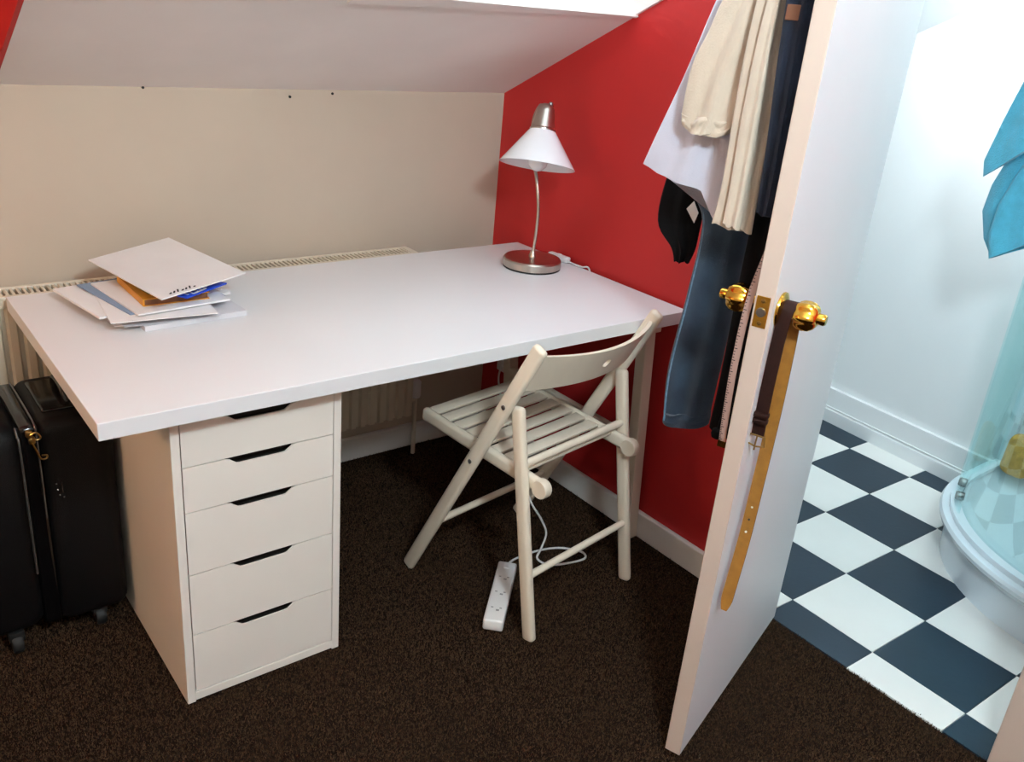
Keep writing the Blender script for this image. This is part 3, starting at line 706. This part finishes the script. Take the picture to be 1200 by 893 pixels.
# dark jeans by the door, black trousers, black top
nj = hung('jeans', 'dark navy jeans with brown waistband patch hanging next to the door', 'jeans')
cloth('leg', [(.095, 1.70), (.105, 1.58), (.108, 1.50), (.102, 1.38), (.094, 1.267), (.09, 1.15)], [(.05, 1.70), (.055, 1.58), (.055, 1.48), (.055, 1.36), (.055, 1.24), (.055, 1.15)], .52, .04, 'navy', nj, .005, 1.5, .4)
bm = B(); box(bm, .534, .540, -.100, -.068, 1.468, 1.492, .001); finish('waistband_patch', bm, 'brownpatch', nj)
bt = hung('trousers', 'black trousers hanging in the gap between jeans and door', 'trousers')
cloth('leg', [(.11, 1.70), (.125, 1.5), (.130, 1.2), (.134, 1.0), (.135, .80), (.139, .668)], [(.05, 1.70), (.05, 1.5), (.05, 1.2), (.05, 1.0), (.05, .85), (.06, .66)], .41, .03, 'blackcloth', bt, .004, 1.5, 1.4)
bm = B(); lathe(bm, [(.004, -.012), (.011, -.008), (.013, 0), (.011, .008), (.004, .012)], 16, Matrix.Translation((.47, -.100, .690))); tube(bm, [(.47, -.100, .695), (.465, -.09, .80), (.45, -.085, .95)], .004, 8); finish('drawcord_toggle', bm, 'blackcloth', bt, True)
bt2 = hung('top', 'black jersey top with white care label behind the white shirt', 'top')
cloth('body', [(.13, 1.70), (.25, 1.50), (.34, 1.28), (.381, 1.151), (.389, 1.041), (.346, .988), (.335, .958)], [(.10, 1.70), (.14, 1.50), (.22, 1.28), (.285, 1.124), (.290, 1.06), (.293, 1.00), (.302, .965)], .26, .028, 'blackcloth', bt2, .005, 2., .1)
bm = B(); prism(bm, [(-.319, 1.083), (-.305, 1.102), (-.291, 1.079), (-.297, 1.056)], .283, .2842, lambda a, b, c: Vector((c, a, b))); finish('care_label', bm, 'paper', bt2)
# tape measure
tm = hung('tape_measure', 'pale pink tape measure hanging along the back edge of the door', 'tape measure')
bm = B(); ribbon(bm, [(.50, -.044, 1.69), (.50, -.044, 1.4), (.53, -.046, 1.15), (.590, -.050, 1.02), (.600, -.052, .90), (.600, -.050, .80), (.600, -.047, .735)], .0065, (0, 1, 0), .0008, 8); finish('strip', bm, 'tape', tm)
bm = B(); P = smooth_path([(.50, -.044, 1.69), (.50, -.044, 1.4), (.53, -.046, 1.15), (.590, -.050, 1.02), (.600, -.052, .90), (.600, -.050, .80), (.600, -.047, .735)], 40)
for i, p in enumerate(P):
    if p.z > 1.12 or i % 2: continue
    ln = .007 if i % 8 == 0 else .0035
    box(bm, p.x+.0004, p.x+.0008, p.y-.006, p.y-.006+ln*.8, p.z-.0007, p.z+.0007)
finish('tick_marks', bm, 'ink', tm)
bm = B(); box(bm, .5990, .6012, -.0550, -.0385, .7275, .7400); finish('end_tip', bm, 'brass', tm)

# ---------------------------------------------------------------- shower
ST = thing('shower_tray', 'white curved quadrant shower tray in the bathroom corner', 'shower tray', (2.55, -.95, 0))
def quadrant(r, y_end=-.34, x_end=None, n=28):
    xe = x_end if x_end is not None else .18
    return [(-r, y_end)]+[(r*math.cos(PI-PI/2*k/n), r*math.sin(PI-PI/2*k/n)) for k in range(n+1)]+[(xe, r), (xe, y_end)]
def loft_rings(bm, rings, cap0=True, cap1=True):
    V = [[bm.verts.new(p) for p in r] for r in rings]; n = len(V[0])
    for i in range(len(V)-1):
        for k in range(n): bm.faces.new((V[i][k], V[i][(k+1) % n], V[i+1][(k+1) % n], V[i+1][k]))
    if cap0: bm.faces.new(V[0][::-1])
    if cap1: bm.faces.new(V[-1])
bm = B()
spec = [(.520, .0), (.523, .10), (.540, .118), (.552, .128), (.555, .140), (.550, .150), (.528, .153), (.505, .150), (.480, .120), (.455, .108), (.30, .104)]
loft_rings(bm, [[(x, y, z) for x, y in quadrant(r, -.345, .185-(.555-r)*.9 if r < .5 else .185)] for r, z in spec])
finish('tray_body', bm, 'acrylic', ST, True, 35)
bm = B(); lathe(bm, [(.045, .104), (.045, .108), (.03, .110)], 24, Matrix.Translation((-.05, .05, 0))); finish('drain_cover', bm, 'steel', ST, True)
SE = thing('shower_enclosure', 'curved aqua glass shower screen standing on the shower tray', 'shower screen', (2.55, -.95, 0))
def arc_panel(name, r, th, a0, a1, z0, z1, m, extra=None):
    n = 24; out = []; inn = []
    for k in range(n+1):
        a = math.radians(a0+(a1-a0)*k/n); out.append((r*math.cos(a), r*math.sin(a))); inn.append(((r-th)*math.cos(a), (r-th)*math.sin(a)))
    if extra is not None: out.append((extra, r)); inn.append((extra, r-th))
    bm = B(); prism(bm, out+inn[::-1], z0, z1); return finish(name, bm, m, SE, True, 40)
arc_panel('fixed_glass', .520, .006, 128, 90, .165, 1.90, 'glass', extra=.19)
arc_panel('sliding_glass', .500, .006, 175, 122, .165, 1.90, 'glass')
arc_panel('bottom_rail', .530, .030, 180, 90, .153, .168, 'acrylic', extra=.185)
arc_panel('top_rail', .530, .035, 180, 90, 1.90, 1.935, 'acrylic', extra=.185)
bm = B(); box(bm, .178, .20, .496, .53, .153, 1.90, .003); finish('wall_profile', bm, 'acrylic', SE)
for an in (118, 106):
    a_ = math.radians(an); bm = B(); lathe(bm, [(.012, -.012), (.014, -.008), (.014, .008), (.012, .012)], 16, Matrix.Translation((.508*math.cos(a_), .508*math.sin(a_), .185)) @ Matrix.Rotation(a_, 4, 'Z') @ Matrix.Rotation(PI/2, 4, 'Y')); finish('roller', bm, 'steel', SE, True)
a_ = math.radians(150); bm = B(); tube(bm, [(.506*math.cos(a_), .506*math.sin(a_), .95), (.55*math.cos(a_), .55*math.sin(a_), .97), (.55*math.cos(a_), .55*math.sin(a_), 1.15), (.506*math.cos(a_), .506*math.sin(a_), 1.17)], .007, 10); finish('handle', bm, 'steel', SE, True)
# towel on a hook on the screen
a_ = math.radians(136); hk = Vector((2.55+.53*math.cos(a_), -.95+.53*math.sin(a_), 1.50))
tw = thing('towel', 'turquoise towel hanging in folds from a hook on the shower screen', 'towel', hk, 0)
def towel_part(name, Lp, Rp, off, th, amp, ph):
    """sheet hung from the hook, spread along local y, folds along local x"""
    bm = B(); nt, nv = 30, 36; rings = []
    def samp(P, t):
        f = t*(len(P)-1); i = min(int(f), len(P)-2); k = f-i; k = k*k*(3-2*k)*.4+k*.6
        return (P[i][0]+(P[i+1][0]-P[i][0])*k, P[i][1]+(P[i+1][1]-P[i][1])*k)
    for i in range(nt+1):
        t = i/nt; l, r = samp(Lp, t), samp(Rp, t); ring = []
        for k in range(nv):
            a = 2*PI*k/nv; v = .5-.5*math.cos(a)
            wob = amp*(.3+.7*t)*(math.sin(7*v+ph+2*t)+.5*math.sin(15*v+ph*2-3*t))
            ring.append(bm.verts.new((off+wob+math.sin(a)*th/2, l[0]+(r[0]-l[0])*v, l[1]+(r[1]-l[1])*v)))
        rings.append(ring)
    for i in range(nt):
        for k in range(nv): bm.faces.new((rings[i][k], rings[i][(k+1) % nv], rings[i+1][(k+1) % nv], rings[i+1][k]))
    bm.faces.new(rings[0][::-1]); bm.faces.new(rings[-1]); return finish(name, bm, 'towel', tw, True, 60)
yo, zo = hk.y, hk.z
towel_part('upper_flap', [(-.47-yo, .02), (-.43-yo, 1.40-zo), (-.405-yo, 1.29-zo), (-.386-yo, 1.185-zo), (-.396-yo, 1.145-zo)], [(-.60-yo, .03), (-.60-yo, 1.46-zo), (-.60-yo, 1.40-zo), (-.60-yo, 1.36-zo), (-.60-yo, 1.33-zo)], -.075, .022, .008, .4)
towel_part('back_fold', [(-.49-yo, .0), (-.43-yo, 1.25-zo), (-.392-yo, 1.12-zo), (-.387-yo, 1.05-zo), (-.412-yo, .98-zo), (-.448-yo, .935-zo)], [(-.60-yo, .0), (-.60-yo, 1.25-zo), (-.60-yo, 1.14-zo), (-.60-yo, 1.09-zo), (-.60-yo, 1.06-zo), (-.60-yo, 1.03-zo)], -.005, .024, .009, 1.9)
towel_part('lower_fold', [(-.52-yo, -.02), (-.50-yo, 1.26-zo), (-.462-yo, 1.16-zo), (-.442-yo, 1.08-zo), (-.440-yo, 1.0-zo), (-.458-yo, .94-zo)], [(-.60-yo, -.02), (-.60-yo, 1.28-zo), (-.60-yo, 1.18-zo), (-.60-yo, 1.12-zo), (-.60-yo, 1.08-zo), (-.60-yo, 1.045-zo)], -.040, .022, .006, 3.1)
bm = B(); tube(bm, [(.0, 0, .03), (-.03, .012, .015), (-.04, .016, .05)], .004, 8); finish('hook', bm, 'steel', tw, True)
# sponge on the tray rim
bm = B(); box(bm, -.035, .035, -.045, .045, 0, .145, .030, 4)
for v in bm.verts: v.co.x *= 1+.12*math.sin(40*v.co.z); v.co.y *= 1-.15*(v.co.z/.145-.4)
sp = finish('bath_sponge', bm, 'sponge', None, True); sp.location = (2.690, -.50, .1535)
tag(sp, 'ochre bath sponge standing on the rim of the shower tray', 'sponge')

# ---------------------------------------------------------------- lamps of the two rooms
cl = thing('ceiling_lamp', 'round glowing globe lamp under the bedroom ceiling', 'ceiling lamp', (.15, -1.64, 2.02))
bm = B(); bmesh.ops.create_uvsphere(bm, u_segments=32, v_segments=16, radius=.11); finish('globe', bm, 'globe', cl, True, 0)
bm = B(); lathe(bm, [(.03, .10), (.03, .12), (.008, .13), (.008, .25), (.05, .26), (.05, .278)], 24); finish('mount', bm, 'white_paint', cl, True)
wlm = thing('wall_lamp', 'round warm glowing lamp on the left bedroom wall', 'wall lamp', (-1.42, .10, 1.45))
bm = B(); bmesh.ops.create_uvsphere(bm, u_segments=24, v_segments=12, radius=.07); finish('globe', bm, 'wglobe', wlm, True, 0)
bm = B(); lathe(bm, [(.02, .065), (.02, .15), (.05, .155), (.05, .18)], 20, Matrix.Rotation(-PI/2, 4, 'Y')); finish('bracket', bm, 'white_paint', wlm, True)
yb_ = -.85
bl = thing('ceiling_lamp', 'round glowing globe lamp under the bathroom slope', 'ceiling lamp', (2.15, yb_, zs(yb_)-.10))
bm = B(); bmesh.ops.create_uvsphere(bm, u_segments=32, v_segments=16, radius=.085); finish('globe', bm, 'bglobe', bl, True, 0)
bm = B(); lathe(bm, [(.03, .075), (.04, .085), (.04, .135)], 24); finish('mount', bm, 'white_paint', bl, True)
sl_loc = Vector((2.42, -.33, zs(-.33)-.06))
sf = thing('spotlight', 'small white bathroom ceiling spotlight aimed at the far wall', 'spotlight', sl_loc)
aim = (Vector((2.80, -.02, 1.22))-sl_loc); qrot = aim.to_track_quat('-Z', 'Y')
bm = B(); lathe(bm, [(.022, 0), (.030, .0), (.030, .05), (.020, .058), (.0195, .058), (.022, .048)], 20, qrot.to_matrix().to_4x4() @ Matrix.Translation((0, 0, -.01)), closed=True)
finish('can', bm, 'white_paint', sf, True)
bm = B(); lathe(bm, [(.006, .03), (.006, .075)], 10); finish('stem', bm, 'white_paint', sf, True)
spt_l = add_light('spotlight_bulb', 'SPOT', sl_loc + aim.normalized()*.02, SPOT_ENERGY, (.96, .99, 1), spot_size=math.radians(125), spot_blend=1., shadow_soft_size=.03)
spt_l.rotation_euler = qrot.to_euler()
